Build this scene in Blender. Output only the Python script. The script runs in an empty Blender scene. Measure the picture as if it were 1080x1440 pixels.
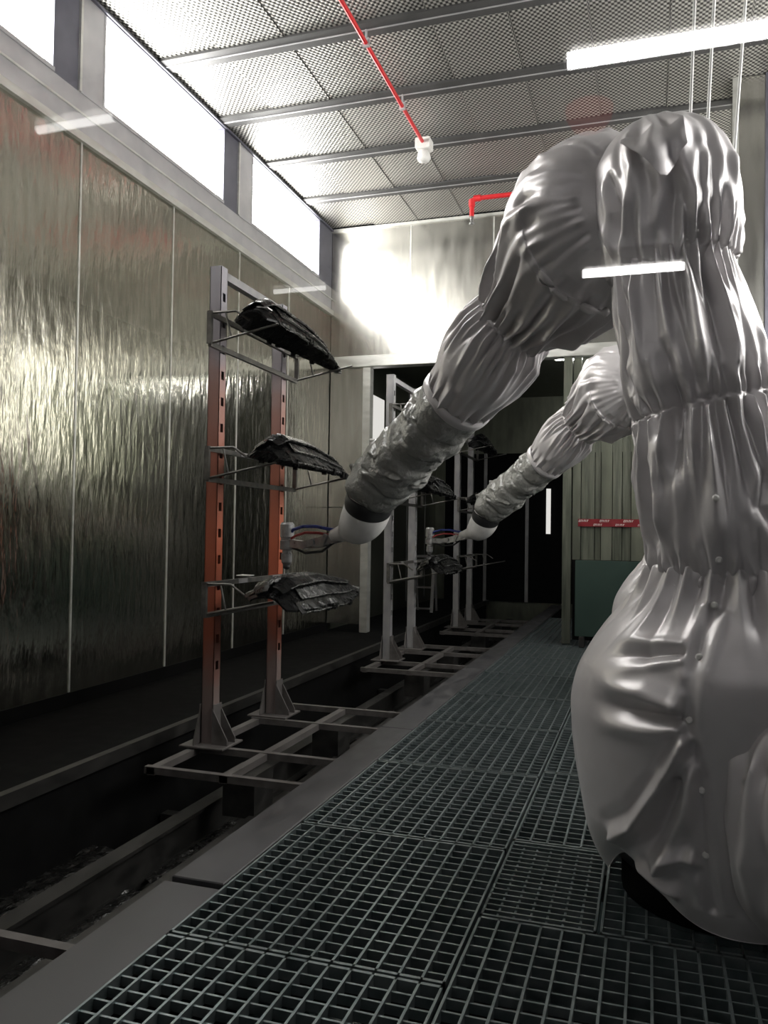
import bpy, math, random
import numpy as np
from mathutils import Vector, Matrix

random.seed(7)
RNG = np.random.default_rng(11)
S = bpy.context.scene
COL = S.collection
PI = math.pi

# ------------------------------------------------------------------ camera
CAM_H = 1.3
yaw, pit, rol = math.radians(18.0), math.radians(1.369), math.radians(0.852)
fwd = Vector((-math.sin(yaw) * math.cos(pit), math.cos(yaw) * math.cos(pit), math.sin(pit)))
r0 = Vector((math.cos(yaw), math.sin(yaw), 0)); u0 = r0.cross(fwd)
rgt = r0 * math.cos(rol) + u0 * math.sin(rol); upv = rgt.cross(fwd)
cam_data = bpy.data.cameras.new('camera'); cam = bpy.data.objects.new('camera', cam_data)
COL.objects.link(cam)
cam.matrix_world = Matrix(((rgt.x, upv.x, -fwd.x, 0), (rgt.y, upv.y, -fwd.y, 0), (rgt.z, upv.z, -fwd.z, CAM_H), (0, 0, 0, 1)))
cam_data.sensor_fit = 'VERTICAL'; cam_data.sensor_height = 36.0
cam_data.lens = 36.0 * 1147.36 / 1440.0
cam_data.clip_start = 0.02; cam_data.clip_end = 100
S.camera = cam

# ------------------------------------------------------------------ world, light levels, exposure
W = bpy.data.worlds.new('world'); S.world = W; W.use_nodes = True
W.node_tree.nodes['Background'].inputs[0].default_value = (0.5, 0.55, 0.6, 1)
W.node_tree.nodes['Background'].inputs[1].default_value = 0.01
BOX_LEFT = 26.0       # emission of the light boxes of the left wall
BOX_RIGHT = 10.0       # and of the right wall
TUBE = 30.0           # fluorescent tubes of the viewing corridor
S.view_settings.view_transform = 'Standard'; S.view_settings.look = 'None'
S.view_settings.exposure = 0.0; S.view_settings.gamma = 1.0
S.view_settings.use_curve_mapping = False

# ------------------------------------------------------------------ dimensions of the booth
XL, XR, YB, ZC = -4.0, 1.9, 9.93, 5.27      # left wall, right wall, back wall, ceiling
YF = 0.42                                    # front wall with the viewing window
PITCH = 3.63                                 # racks and robots repeat along the line

# ------------------------------------------------------------------ materials
MATS = {}
def new_mat(name):
    m = bpy.data.materials.new(name); m.use_nodes = True
    nt = m.node_tree; b = nt.nodes['Principled BSDF']
    return m, nt, b
def nd(nt, typ, **kw):
    n = nt.nodes.new(typ)
    for k, v in kw.items():
        if k.startswith('i_'):
            n.inputs[int(k[2:])].default_value = v
        else:
            setattr(n, k, v)
    return n
def coords(nt, scale=(1, 1, 1), space='Object'):
    t = nd(nt, 'ShaderNodeTexCoord'); m = nd(nt, 'ShaderNodeMapping')
    m.inputs['Scale'].default_value = scale
    nt.links.new(t.outputs[space], m.inputs[0])
    return m.outputs[0]
def ramp(nt, src, stops):
    r = nd(nt, 'ShaderNodeValToRGB')
    e = r.color_ramp.elements
    while len(e) < len(stops): e.new(0.5)
    for k, (p, c) in enumerate(stops):
        e[k].position = p; e[k].color = (*c, 1) if len(c) == 3 else c
    nt.links.new(src, r.inputs[0])
    return r.outputs[0]
def noise_mat(name, c1, c2, rough=(0.4, 0.6), metal=0.0, scale=(6, 6, 6), detail=4, bump=0.0, bscale=None, spec=0.5, nscale=3.0, space='Object', bdist=0.01):
    """two colours mixed by stretched noise, roughness varied by the same noise, optional fine relief"""
    m, nt, b = new_mat(name)
    v = coords(nt, scale, space)
    n = nd(nt, 'ShaderNodeTexNoise'); n.inputs['Scale'].default_value = nscale; n.inputs['Detail'].default_value = detail
    nt.links.new(v, n.inputs['Vector'])
    col = ramp(nt, n.outputs[0], [(0.3, c1), (0.7, c2)])
    nt.links.new(col, b.inputs['Base Color'])
    mr = nd(nt, 'ShaderNodeMapRange'); mr.inputs[1].default_value = 0.3; mr.inputs[2].default_value = 0.7
    mr.inputs[3].default_value, mr.inputs[4].default_value = rough
    nt.links.new(n.outputs[0], mr.inputs[0]); nt.links.new(mr.outputs[0], b.inputs['Roughness'])
    b.inputs['Metallic'].default_value = metal
    b.inputs['Specular IOR Level'].default_value = spec
    if bump:
        v2 = coords(nt, bscale or scale, space)
        n2 = nd(nt, 'ShaderNodeTexNoise'); n2.inputs['Scale'].default_value = nscale; n2.inputs['Detail'].default_value = 3
        nt.links.new(v2, n2.inputs['Vector'])
        bp = nd(nt, 'ShaderNodeBump'); bp.inputs['Strength'].default_value = bump; bp.inputs['Distance'].default_value = bdist
        nt.links.new(n2.outputs[0], bp.inputs['Height']); nt.links.new(bp.outputs[0], b.inputs['Normal'])
    MATS[name] = m
    return m

# galvanised wall sheet: metallic, vertical spangle
noise_mat('galv_wall', (0.50, 0.49, 0.42), (0.62, 0.605, 0.53), (0.13, 0.2), 1.0, (1, 9, 1.6), 5, 0.42, (1, 6.5, 1.7), nscale=2.0, bdist=0.02)
noise_mat('galv_back', (0.50, 0.49, 0.45), (0.62, 0.61, 0.56), (0.19, 0.25), 1.0, (6, 1, 1.0), 4, 0.06, (6, 1, 1.2), nscale=2.0, bdist=0.02)
noise_mat('seam_metal', (0.62, 0.62, 0.58), (0.78, 0.78, 0.74), (0.3, 0.45), 0.7, (2, 2, 6), 3)
noise_mat('trim_steel', (0.46, 0.46, 0.48), (0.58, 0.57, 0.58), (0.35, 0.5), 0.55, (2, 2, 2), 3)
noise_mat('rib_dark', (0.05, 0.05, 0.05), (0.075, 0.074, 0.073), (0.5, 0.6), 0.2, (2, 2, 2), 3)
noise_mat('trim_dark', (0.12, 0.12, 0.15), (0.17, 0.17, 0.205), (0.4, 0.5), 0.4, (2, 2, 2), 3)
noise_mat('black_paint', (0.002, 0.002, 0.002), (0.006, 0.006, 0.006), (0.8, 0.95), 0, (3, 3, 3), 4, spec=0.1)
noise_mat('pit_floor', (0.004, 0.004, 0.004), (0.016, 0.016, 0.015), (0.45, 0.8), 0, (4, 4, 4), 5, 0.2)
noise_mat('water', (0.012, 0.022, 0.022), (0.03, 0.045, 0.045), (0.06, 0.25), 0, (3, 3, 3), 4, 0.15)
noise_mat('grating_steel', (0.16, 0.20, 0.205), (0.28, 0.315, 0.317), (0.32, 0.5), 0.8, (5, 5, 5), 4)
noise_mat('kerb_steel', (0.06, 0.06, 0.065), (0.095, 0.093, 0.095), (0.35, 0.6), 0.4, (3, 1.2, 3), 6, 0.1)
noise_mat('rack_grey', (0.30, 0.30, 0.31), (0.45, 0.44, 0.44), (0.35, 0.55), 0.5, (4, 4, 2), 5)
noise_mat('rail_steel', (0.02, 0.02, 0.019), (0.045, 0.043, 0.04), (0.4, 0.6), 0.5, (4, 2, 4), 4)
noise_mat('frame_worn', (0.08, 0.072, 0.068), (0.14, 0.13, 0.125), (0.45, 0.65), 0.3, (5, 2, 5), 5, 0.2)
noise_mat('bracket_steel', (0.10, 0.10, 0.095), (0.22, 0.21, 0.19), (0.3, 0.5), 0.7, (6, 6, 6), 4)
noise_mat('plastic_black', (0.002, 0.002, 0.002), (0.006, 0.006, 0.006), (0.2, 0.38), 0, (9, 9, 9), 4, 0.06, (14, 14, 14), spec=0.2)
noise_mat('clip_and_glint_grey', (0.06, 0.06, 0.06), (0.22, 0.22, 0.21), (0.2, 0.35), 0.4, (9, 9, 9), 4)  # grey of the end clips and of the highlights painted on blades
noise_mat('wrist_white', (0.55, 0.54, 0.52), (0.70, 0.69, 0.67), (0.3, 0.45), 0, (4, 4, 4), 4)
noise_mat('metal_grey', (0.25, 0.25, 0.25), (0.42, 0.42, 0.41), (0.25, 0.45), 0.7, (8, 8, 8), 4)
noise_mat('rubber_black', (0.008, 0.008, 0.009), (0.02, 0.02, 0.02), (0.4, 0.6), 0, (8, 8, 8), 3)
noise_mat('hose_blue', (0.015, 0.03, 0.16), (0.03, 0.05, 0.26), (0.25, 0.35), 0, (8, 8, 8), 3)
noise_mat('hose_red', (0.22, 0.02, 0.02), (0.30, 0.03, 0.03), (0.25, 0.35), 0, (8, 8, 8), 3)
noise_mat('pipe_red', (0.55, 0.015, 0.02), (0.68, 0.03, 0.035), (0.3, 0.42), 0, (3, 3, 3), 3)
noise_mat('white_plastic', (0.72, 0.71, 0.68), (0.80, 0.79, 0.76), (0.35, 0.45), 0, (5, 5, 5), 3)
noise_mat('cable_white', (0.55, 0.55, 0.53), (0.68, 0.68, 0.66), (0.4, 0.5), 0, (5, 5, 5), 3)
noise_mat('green_board', (0.012, 0.032, 0.024), (0.017, 0.040, 0.030), (0.45, 0.6), 0, (3, 3, 3), 4)
noise_mat('tape_red', (0.14, 0.006, 0.01), (0.19, 0.01, 0.015), (0.35, 0.45), 0, (4, 4, 4), 3)
noise_mat('strip_pvc', (0.08, 0.09, 0.07), (0.18, 0.19, 0.15), (0.12, 0.25), 0.35, (8, 8, 0.6), 4)
noise_mat('plaster', (0.30, 0.30, 0.30), (0.36, 0.36, 0.36), (0.7, 0.85), 0, (2, 2, 2), 4)
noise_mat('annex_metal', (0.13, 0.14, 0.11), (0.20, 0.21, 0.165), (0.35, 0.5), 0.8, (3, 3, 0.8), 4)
noise_mat('foil', (0.008, 0.008, 0.008), (0.03, 0.03, 0.028), (0.12, 0.4), 0.3, (6, 6, 6), 6, 0.8, (5, 5, 5), bdist=0.03)

def cloth_mat():
    m, nt, b = new_mat('cover_cloth')
    v = coords(nt, (5, 5, 5))
    n = nd(nt, 'ShaderNodeTexNoise'); n.inputs['Scale'].default_value = 1.2; n.inputs['Detail'].default_value = 3
    nt.links.new(v, n.inputs['Vector'])
    nt.links.new(ramp(nt, n.outputs[0], [(0.3, (0.58, 0.555, 0.56)), (0.7, (0.66, 0.635, 0.64))]), b.inputs['Base Color'])
    b.inputs['Roughness'].default_value = 0.40
    b.inputs['Metallic'].default_value = 0.28
    b.inputs['Specular IOR Level'].default_value = 0.6
    b.inputs['Sheen Weight'].default_value = 0.15
    n2 = nd(nt, 'ShaderNodeTexNoise'); n2.inputs['Scale'].default_value = 4.0; n2.inputs['Detail'].default_value = 5
    nt.links.new(v, n2.inputs['Vector'])
    bp = nd(nt, 'ShaderNodeBump'); bp.inputs['Strength'].default_value = 0.12; bp.inputs['Distance'].default_value = 0.01
    nt.links.new(n2.outputs[0], bp.inputs['Height']); nt.links.new(bp.outputs[0], b.inputs['Normal'])
    MATS['cloth'] = m
cloth_mat()
noise_mat('wrap_film', (0.24, 0.24, 0.225), (0.32, 0.32, 0.30), (0.15, 0.35), 0.0, (3, 3, 3), 6, 0.7, (9, 9, 9), spec=0.8, bdist=0.02)

def post_mat():
    """orange enamel, grey overspray at the top and worn grey foot"""
    m, nt, b = new_mat('post_orange')
    t = nd(nt, 'ShaderNodeTexCoord'); sx = nd(nt, 'ShaderNodeSeparateXYZ')
    nt.links.new(t.outputs['Object'], sx.inputs[0])
    n = nd(nt, 'ShaderNodeTexNoise'); n.inputs['Scale'].default_value = 7; n.inputs['Detail'].default_value = 6
    nt.links.new(t.outputs['Object'], n.inputs['Vector'])
    a = nd(nt, 'ShaderNodeMath', operation='MULTIPLY_ADD'); a.inputs[1].default_value = 0.35
    nt.links.new(n.outputs[0], a.inputs[0]); nt.links.new(sx.outputs[2], a.inputs[2])
    mr = nd(nt, 'ShaderNodeMapRange'); mr.inputs[2].default_value = 3.2
    nt.links.new(a.outputs[0], mr.inputs[0])
    c = ramp(nt, mr.outputs[0], [(0.0, (0.17, 0.155, 0.15)), (0.17, (0.19, 0.14, 0.125)), (0.27, (0.30, 0.075, 0.04)), (0.45, (0.46, 0.12, 0.06)),
                                 (0.62, (0.40, 0.15, 0.10)), (0.76, (0.37, 0.22, 0.19)), (0.84, (0.34, 0.31, 0.33)), (1.0, (0.38, 0.37, 0.40))])
    nt.links.new(c, b.inputs['Base Color']); b.inputs['Roughness'].default_value = 0.45; b.inputs['Metallic'].default_value = 0.1
    MATS['post_orange'] = m
post_mat()

def ceiling_mat():
    """perforated, dimpled sheet: staggered round holes between bright dimples"""
    m, nt, b = new_mat('ceiling_mesh')
    t = nd(nt, 'ShaderNodeTexCoord'); sx = nd(nt, 'ShaderNodeSeparateXYZ'); nt.links.new(t.outputs['Object'], sx.inputs[0])
    def wave(src, period):
        k = nd(nt, 'ShaderNodeMath', operation='MULTIPLY'); k.inputs[1].default_value = 2 * PI / period
        nt.links.new(src, k.inputs[0]); s = nd(nt, 'ShaderNodeMath', operation='SINE'); nt.links.new(k.outputs[0], s.inputs[0])
        return s.outputs[0]
    p = nd(nt, 'ShaderNodeMath', operation='MULTIPLY')
    nt.links.new(wave(sx.outputs[0], 0.044), p.inputs[0]); nt.links.new(wave(sx.outputs[1], 0.055), p.inputs[1])
    mr = nd(nt, 'ShaderNodeMapRange'); mr.inputs[1].default_value = -0.7; mr.inputs[2].default_value = 0.7
    nt.links.new(p.outputs[0], mr.inputs[0])
    c = ramp(nt, mr.outputs[0], [(0.12, (0.03, 0.03, 0.028)), (0.5, (0.26, 0.255, 0.235)), (0.85, (0.62, 0.61, 0.57))])
    nt.links.new(c, b.inputs['Base Color'])
    b.inputs['Metallic'].default_value = 0.6; b.inputs['Roughness'].default_value = 0.42
    bp = nd(nt, 'ShaderNodeBump'); bp.inputs['Strength'].default_value = 0.5; bp.inputs['Distance'].default_value = 0.006
    nt.links.new(mr.outputs[0], bp.inputs['Height']); nt.links.new(bp.outputs[0], b.inputs['Normal'])
    MATS['ceiling_mesh'] = m
ceiling_mat()

def emit_mat(name, col, strength):
    m = bpy.data.materials.new(name); m.use_nodes = True; nt = m.node_tree
    nt.nodes.clear()
    o = nd(nt, 'ShaderNodeOutputMaterial'); e = nd(nt, 'ShaderNodeEmission')
    e.inputs[0].default_value = (*col, 1); e.inputs[1].default_value = strength
    nt.links.new(e.outputs[0], o.inputs[0]); MATS[name] = m
emit_mat('box_glow_left', (1.0, 0.985, 0.95), BOX_LEFT)
emit_mat('box_glow_right', (1.0, 0.985, 0.95), BOX_RIGHT)
emit_mat('tube_glow', (1.0, 0.98, 0.97), TUBE)
emit_mat('beacon_glow', (1.0, 0.03, 0.02), 0.6)
emit_mat('tube_dim', (1.0, 0.98, 0.95), 7.0)
emit_mat('day_strip', (1.0, 0.98, 0.93), 0.8)
emit_mat('annex_glow', (1.0, 0.99, 0.95), 40.0)

def glass_mat():
    m = bpy.data.materials.new('window_glass'); m.use_nodes = True; nt = m.node_tree; nt.nodes.clear()
    o = nd(nt, 'ShaderNodeOutputMaterial'); mx = nd(nt, 'ShaderNodeMixShader'); t = nd(nt, 'ShaderNodeBsdfTransparent')
    g = nd(nt, 'ShaderNodeBsdfGlossy'); g.inputs['Roughness'].default_value = 0.0
    f = nd(nt, 'ShaderNodeFresnel')
    ge = nd(nt, 'ShaderNodeNewGeometry'); mr = nd(nt, 'ShaderNodeMapRange')      # thin pane: both faces reflect like air to glass
    mr.inputs[3].default_value = 1.5; mr.inputs[4].default_value = 1 / 1.5
    nt.links.new(ge.outputs['Backfacing'], mr.inputs[0]); nt.links.new(mr.outputs[0], f.inputs[0])
    nt.links.new(f.outputs[0], mx.inputs[0]); nt.links.new(t.outputs[0], mx.inputs[1]); nt.links.new(g.outputs[0], mx.inputs[2])
    nt.links.new(mx.outputs[0], o.inputs[0]); MATS['glass'] = m
glass_mat()

# ------------------------------------------------------------------ mesh helpers
class MB:
    """collects shapes, then links them as ONE mesh object"""
    def __init__(s): s.v = []; s.f = []; s.sm = []
    def add(s, vs, fs, smooth=False):
        o = len(s.v); s.v.extend([tuple(map(float, p)) for p in vs])
        for q in fs: s.f.append([i + o for i in q]); s.sm.append(smooth)
        return s
    def box(s, a, b):
        (x0, y0, z0), (x1, y1, z1) = a, b
        vs = [(x0, y0, z0), (x1, y0, z0), (x1, y1, z0), (x0, y1, z0), (x0, y0, z1), (x1, y0, z1), (x1, y1, z1), (x0, y1, z1)]
        return s.add(vs, [(0, 3, 2, 1), (4, 5, 6, 7), (0, 1, 5, 4), (1, 2, 6, 5), (2, 3, 7, 6), (3, 0, 4, 7)])
    def bbox(s, a, b, c=0.004):
        """box with chamfered upper/lower/vertical edges (bevel of width c)"""
        (x0, y0, z0), (x1, y1, z1) = a, b
        def ring(z, k): return [(x0 + k + c * 0, y0 + k, z), (x1 - k, y0 + k, z), (x1 - k, y1 - k, z), (x0 + k, y1 - k, z)]
        vs = ring(z0, c) + ring(z0 + c, 0) + ring(z1 - c, 0) + ring(z1, c)
        fs = [(3, 2, 1, 0), (12, 13, 14, 15)]
        for r in range(3):
            for k in range(4):
                a_, b_ = r * 4 + k, r * 4 + (k + 1) % 4
                fs.append((a_, b_, b_ + 4, a_ + 4))
        return s.add(vs, fs)
    def bar(s, p, q, w, h=None, up=(0, 0, 1)):
        """rectangular bar from p to q"""
        p, q = Vector(p), Vector(q); h = h or w
        t = (q - p).normalized(); u = Vector(up)
        if abs(t.dot(u)) > 0.95: u = Vector((1, 0, 0))
        a = t.cross(u).normalized() * w / 2; b = a.cross(t).normalized() * h / 2
        vs = [p - a - b, p + a - b, p + a + b, p - a + b, q - a - b, q + a - b, q + a + b, q - a + b]
        return s.add(vs, [(0, 3, 2, 1), (4, 5, 6, 7), (0, 1, 5, 4), (1, 2, 6, 5), (2, 3, 7, 6), (3, 0, 4, 7)])
    def tube(s, pts, r, n=10, caps=True):
        pts = [Vector(p) for p in pts]; rs = r if isinstance(r, (list, tuple)) else [r] * len(pts)
        vs = []; e1 = None
        for k, p in enumerate(pts):
            t = (pts[min(k + 1, len(pts) - 1)] - pts[max(k - 1, 0)]).normalized()
            if e1 is None:
                u = Vector((0, 0, 1)) if abs(t.z) < 0.9 else Vector((1, 0, 0)); e1 = t.cross(u).normalized()
            e1 = (e1 - t * e1.dot(t)).normalized(); e2 = t.cross(e1)
            for j in range(n):
                a = 2 * PI * j / n; vs.append(p + (e1 * math.cos(a) + e2 * math.sin(a)) * rs[k])
        fs = []
        for k in range(len(pts) - 1):
            for j in range(n):
                fs.append((k * n + j, k * n + (j + 1) % n, (k + 1) * n + (j + 1) % n, (k + 1) * n + j))
        s.add(vs, fs, True)
        if caps:
            s.add(vs[:n], [tuple(range(n))[::-1]]); s.add(vs[-n:], [tuple(range(n))])
        return s
    def lathe(s, c, prof, n=24, smooth=True):
        c = Vector(c); vs = []; fs = []
        for r, z in prof:
            for j in range(n):
                a = 2 * PI * j / n; vs.append((c.x + r * math.cos(a), c.y + r * math.sin(a), c.z + z))
        for k in range(len(prof) - 1):
            for j in range(n):
                fs.append((k * n + j, k * n + (j + 1) % n, (k + 1) * n + (j + 1) % n, (k + 1) * n + j))
        fs.append(tuple(range(n))[::-1]); fs.append(tuple(range((len(prof) - 1) * n, len(prof) * n)))
        return s.add(vs, fs, smooth)
    def prism(s, pts, d):
        """flat polygon pts extruded by vector d"""
        n = len(pts); d = Vector(d); vs = [Vector(p) for p in pts] + [Vector(p) + d for p in pts]
        fs = [tuple(range(n))[::-1], tuple(range(n, 2 * n))] + [(k, (k + 1) % n, (k + 1) % n + n, k + n) for k in range(n)]
        return s.add(vs, fs)
    def mesh(s, name):
        me = bpy.data.meshes.new(name); me.from_pydata(s.v, [], s.f); me.update()
        me.polygons.foreach_set('use_smooth', s.sm)
        return me
    def build(s, name, mat, parent=None, loc=None):
        me = s.mesh(name); me.materials.append(MATS[mat])
        o = bpy.data.objects.new(name, me); COL.objects.link(o)
        if parent: o.parent = parent
        if loc: o.location = loc
        return o

def share(name, me, parent, loc, rotz=0.0):
    o = bpy.data.objects.new(name, me); COL.objects.link(o); o.parent = parent; o.location = loc
    if rotz: o.rotation_euler = (0, 0, rotz)
    return o
def thing(name, label, cat, loc=(0, 0, 0), group=None):
    o = bpy.data.objects.new(name, None); COL.objects.link(o); o.location = loc; o.empty_display_size = 0.1
    return tag(o, label, cat, group)
def tag(o, label, cat, group=None):
    o['label'] = label; o['category'] = cat
    if group: o['group'] = group
    return o
def struct(o, label=None):
    o['kind'] = 'structure'
    if label: o['label'] = label
    return o
def copy_tree(o, parent=None):
    c = o.copy(); COL.objects.link(c); c.parent = parent
    for ch in list(o.children): copy_tree(ch, c)
    return c

# ================================================================== the setting
# ---- left wall: sheet panels with pale joint strips, upper band with light boxes
wl = struct(MB().box((XL - 0.20, YF, -0.6), (XL - 0.14, YB, ZC)).build('wall_left', 'trim_dark'), 'left booth wall of galvanised steel panels')
seams = [0.06 + 1.232 * k + 0.0 for k in range(9)]
seams = [4.96 - 1.235 * k for k in range(3, 0, -1)] + [4.96, 6.19, 7.405, 8.615, YB]
seams = [YF] + seams
for a, b in zip(seams[:-1], seams[1:]):
    MB().box((XL - 0.14, a + 0.004, 0.10), (XL, b - 0.004, 4.13)).build('panel', 'galv_wall', wl)
for y in seams[1:-1]:
    MB().box((XL - 0.1, y - 0.009, 0.10), (XL + 0.006, y + 0.009, 4.13)).build('joint_strip', 'seam_metal', wl)
MB().box((XL - 0.14, YF, -0.6), (XL + 0.02, YB, 0.10)).build('skirting', 'black_paint', wl)
# band below and between the light boxes
boxes_y = [(0.32, 2.19), (2.76, 4.63), (5.20, 7.03), (7.645, 9.463)]
LZ1 = 5.225
def light_side(sx, X, wall, glow, labels, LZ0=4.525, ZB=4.13, LZ1=5.225):
    """upper wall band with recessed light boxes; sx = +1 faces +x, -1 faces -x"""
    def bx(a, b, name, mat, parent):
        (x0, y0, z0), (x1, y1, z1) = a, b
        p = (min(X + sx * x0, X + sx * x1), y0, z0); q = (max(X + sx * x0, X + sx * x1), y1, z1)
        return MB().box(p, q).build(name, mat, parent)
    bx((-0.14, YF, ZB), (0.0, YB, LZ0 - 0.03), 'band', 'trim_steel', wall)
    bx((0.0, YF, ZB), (0.035, YB, ZB + 0.06), 'ledge', 'seam_metal', wall)
    bx((0.0, YF, ZB + 0.21), (0.012, YB, ZB + 0.225), 'band_joint', 'seam_metal', wall)
    bx((-0.14, YF, LZ1 + 0.02), (0.0, YB, ZC), 'top_band', 'trim_steel', wall)
    bx((0.0, YF, LZ1 + 0.01), (0.03, YB, LZ1 + 0.028), 'top_rail', 'trim_dark', wall)
    edges = [YF] + [v for p in boxes_y for v in p if v > YF] + [YB]
    gaps = [(YF, YF + 0.001)] if False else []
    prev = None
    for (a, b) in boxes_y:
        if prev is not None:
            m = (prev + a) / 2
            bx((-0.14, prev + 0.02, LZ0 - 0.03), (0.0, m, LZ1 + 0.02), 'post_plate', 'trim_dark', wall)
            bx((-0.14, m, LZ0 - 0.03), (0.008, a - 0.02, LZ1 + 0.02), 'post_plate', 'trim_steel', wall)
            bx((0.0, m - 0.012, LZ0 - 0.03), (0.02, m + 0.012, LZ1 + 0.02), 'post_joint', 'seam_metal', wall)
        prev = b
    bx((-0.14, prev + 0.02, LZ0 - 0.03), (0.0, YB, LZ1 + 0.02), 'post_plate', 'trim_dark', wall)
    for (a, b), lab in zip(boxes_y, labels):
        if lab is None: continue
        a = max(a, YF + 0.03)
        t = thing('light_box', lab, 'light', (X, (a + b) / 2, LZ0 - 0.03))
        m = (a + b) / 2; h0 = LZ0 - (LZ0 - 0.03); H = LZ1 - (LZ0 - 0.03)
        def lb(p, q, name, mat):
            (x0, y0, z0), (x1, y1, z1) = p, q
            return MB().box((min(sx * x0, sx * x1), y0 - m, z0), (max(sx * x0, sx * x1), y1 - m, z1)).build(name, mat, t)
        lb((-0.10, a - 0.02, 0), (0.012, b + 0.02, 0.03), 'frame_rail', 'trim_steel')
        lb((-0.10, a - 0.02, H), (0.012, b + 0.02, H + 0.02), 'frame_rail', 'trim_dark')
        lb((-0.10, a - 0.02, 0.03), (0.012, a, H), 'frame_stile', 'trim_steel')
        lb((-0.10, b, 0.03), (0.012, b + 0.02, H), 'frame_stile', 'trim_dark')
        lb((-0.09, a, 0.03), (-0.07, b, H), 'diffuser', glow)
light_side(1, XL, wl, 'box_glow_left', [None,
    'glowing wall light box cut by the top left picture corner',
    'largest glowing wall light box, second from the top left corner',
    'glowing wall light box nearest the back wall on the left'])

# ---- back wall: upper panels, lintel, door leaf, frame posts; opening below
wb = struct(MB().box((XL, YB + 0.10, 3.58), (XR, YB + 0.14, ZC)).build('wall_back', 'trim_dark'), 'back booth wall above the conveyor opening')
bs = [XL, -2.92, -1.85, -0.78, 0.29, 1.36, XR]
for a, b in zip(bs[:-1], bs[1:]):
    MB().box((a + 0.004, YB, 3.575), (b - 0.004, YB + 0.10, ZC)).build('panel', 'galv_back', wb)
for x in bs[1:-1]:
    MB().box((x - 0.008, YB - 0.005, 3.575), (x + 0.008, YB + 0.05, ZC)).build('joint_strip', 'seam_metal', wb)
MB().box((XL, YB - 0.03, ZC - 0.045), (XR, YB, ZC - 0.01)).build('corner_trim', 'seam_metal', wb)
MB().bbox((XL + 0.03, YB - 0.05, 3.42), (XR, YB + 0.10, 3.57), 0.008).build('lintel', 'seam_metal', wb)
for y0, y1 in ((0.1, 1.6), (1.61, 3.42)):
    MB().box((XL + 0.01, YB, y0), (-3.52, YB + 0.08, y1)).build('panel', 'galv_back', wb)
MB().bbox((-3.53, YB - 0.03, 0.0), (-3.43, YB + 0.10, 3.42), 0.006).build('frame_post', 'seam_metal', wb)
MB().bbox((-0.98, YB - 0.03, 0.0), (-0.88, YB + 0.10, 3.42), 0.006).build('frame_post', 'strip_pvc', wb)
# right of the opening: tall shiny strips, taped with red, green board below
xs = -0.87; k = 0
while xs < 0.9:
    w = [0.10, 0.16, 0.07, 0.13, 0.11][k % 5]
    MB().box((xs + 0.004, YB + 0.012 * (k % 3), 1.0), (min(xs + w, 0.9) - 0.004, YB + 0.06, 3.41)).build('strip', 'strip_pvc' if k % 3 else 'annex_metal', wb)
    xs += w; k += 1
MB().box((0.9, YB, 0.0), (XR, YB + 0.1, 3.42)).build('panel', 'galv_back', wb)
MB().box((-0.86, YB - 0.0, 0.05), (0.9, YB + 0.06, 1.0)).build('lower_panel', 'black_paint', wb)

# ---- right wall
wr = struct(MB().box((XR + 0.14, YF, -0.6), (XR + 0.20, YB, ZC)).build('wall_right', 'trim_dark'), 'right booth wall with lower panels blackened for the left wall reflection')
sr = [YF, 1.255, 2.49, 3.725, 4.96, 6.19, 7.405, 8.615, YB]
for a, b in zip(sr[:-1], sr[1:]):
    MB().box((XR, a + 0.004, 0.10), (XR + 0.14, b - 0.004, 1.9)).build('panel', 'black_paint', wr)  # unseen panels, coloured black so the left wall mirrors a dark lower half
MB().box((XR - 0.02, YF, -0.6), (XR + 0.14, YB, 0.10)).build('skirting', 'black_paint', wr)
light_side(-1, XR, wr, 'box_glow_right', [None,
    'right wall light box nearest the viewing window, outside the picture',
    'right wall light box hidden behind the near covered robot',
    'right wall light box farthest from the viewing window'], LZ0=2.3, ZB=1.9, LZ1=4.2)
# pillar standing out of the right wall behind the near robot
pl = struct(MB().box((0.685, 7.56, 0.0), (XR, 7.95, ZC)).build('wall_pillar', 'galv_back'), 'steel clad wall pillar at the right edge of the picture')
MB().box((0.665, 7.545, 0.0), (0.715, 7.56, ZC)).build('corner_trim', 'seam_metal', pl)
MB().box((0.925, 7.53, 0.0), (0.955, 7.56, ZC)).build('joint_strip', 'trim_dark', pl)
MB().tube([(0.995, 7.53, 0.0), (0.995, 7.53, ZC)], 0.025, 10).build('conduit', 'seam_metal', pl)

# ---- ceiling: perforated panels between dark ribs
ce = struct(MB().box((XL, YF, ZC + 0.10), (XR, YB, ZC + 0.14)).build('ceiling', 'trim_dark'), 'perforated metal booth ceiling with dark ribs')
ribs = [0.98 + k for k in range(9)]
pw = 0.59
pm = MB().box((-pw / 2 + 0.002, -0.43, 0), (pw / 2 - 0.002, 0.43, 0.02)).mesh('ceiling_panel'); pm.materials.append(MATS['ceiling_mesh'])
for y in ribs[:-1] + [8.98]:
    yc = y + 0.5
    if yc > YB: continue
    for k in range(10):
        o = share('perforated_panel', pm, ce, (XL + pw * (k + 0.5), yc, ZC + 0.006 * ((k * 7 + int(y * 3)) % 3)))
for y in ribs:
    r = MB().box((XL, y - 0.09, ZC - 0.012), (XR, y + 0.09, ZC + 0.10)).build('rib', 'rib_dark', ce)
    MB().box((XL, y - 0.006, ZC - 0.018), (XR, y + 0.006, ZC - 0.012)).build('rib_joint', 'trim_steel', r)
MB().box((XL, YF, ZC - 0.01), (XR, 0.9, ZC + 0.1)).build('rib', 'rib_dark', ce)

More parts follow.
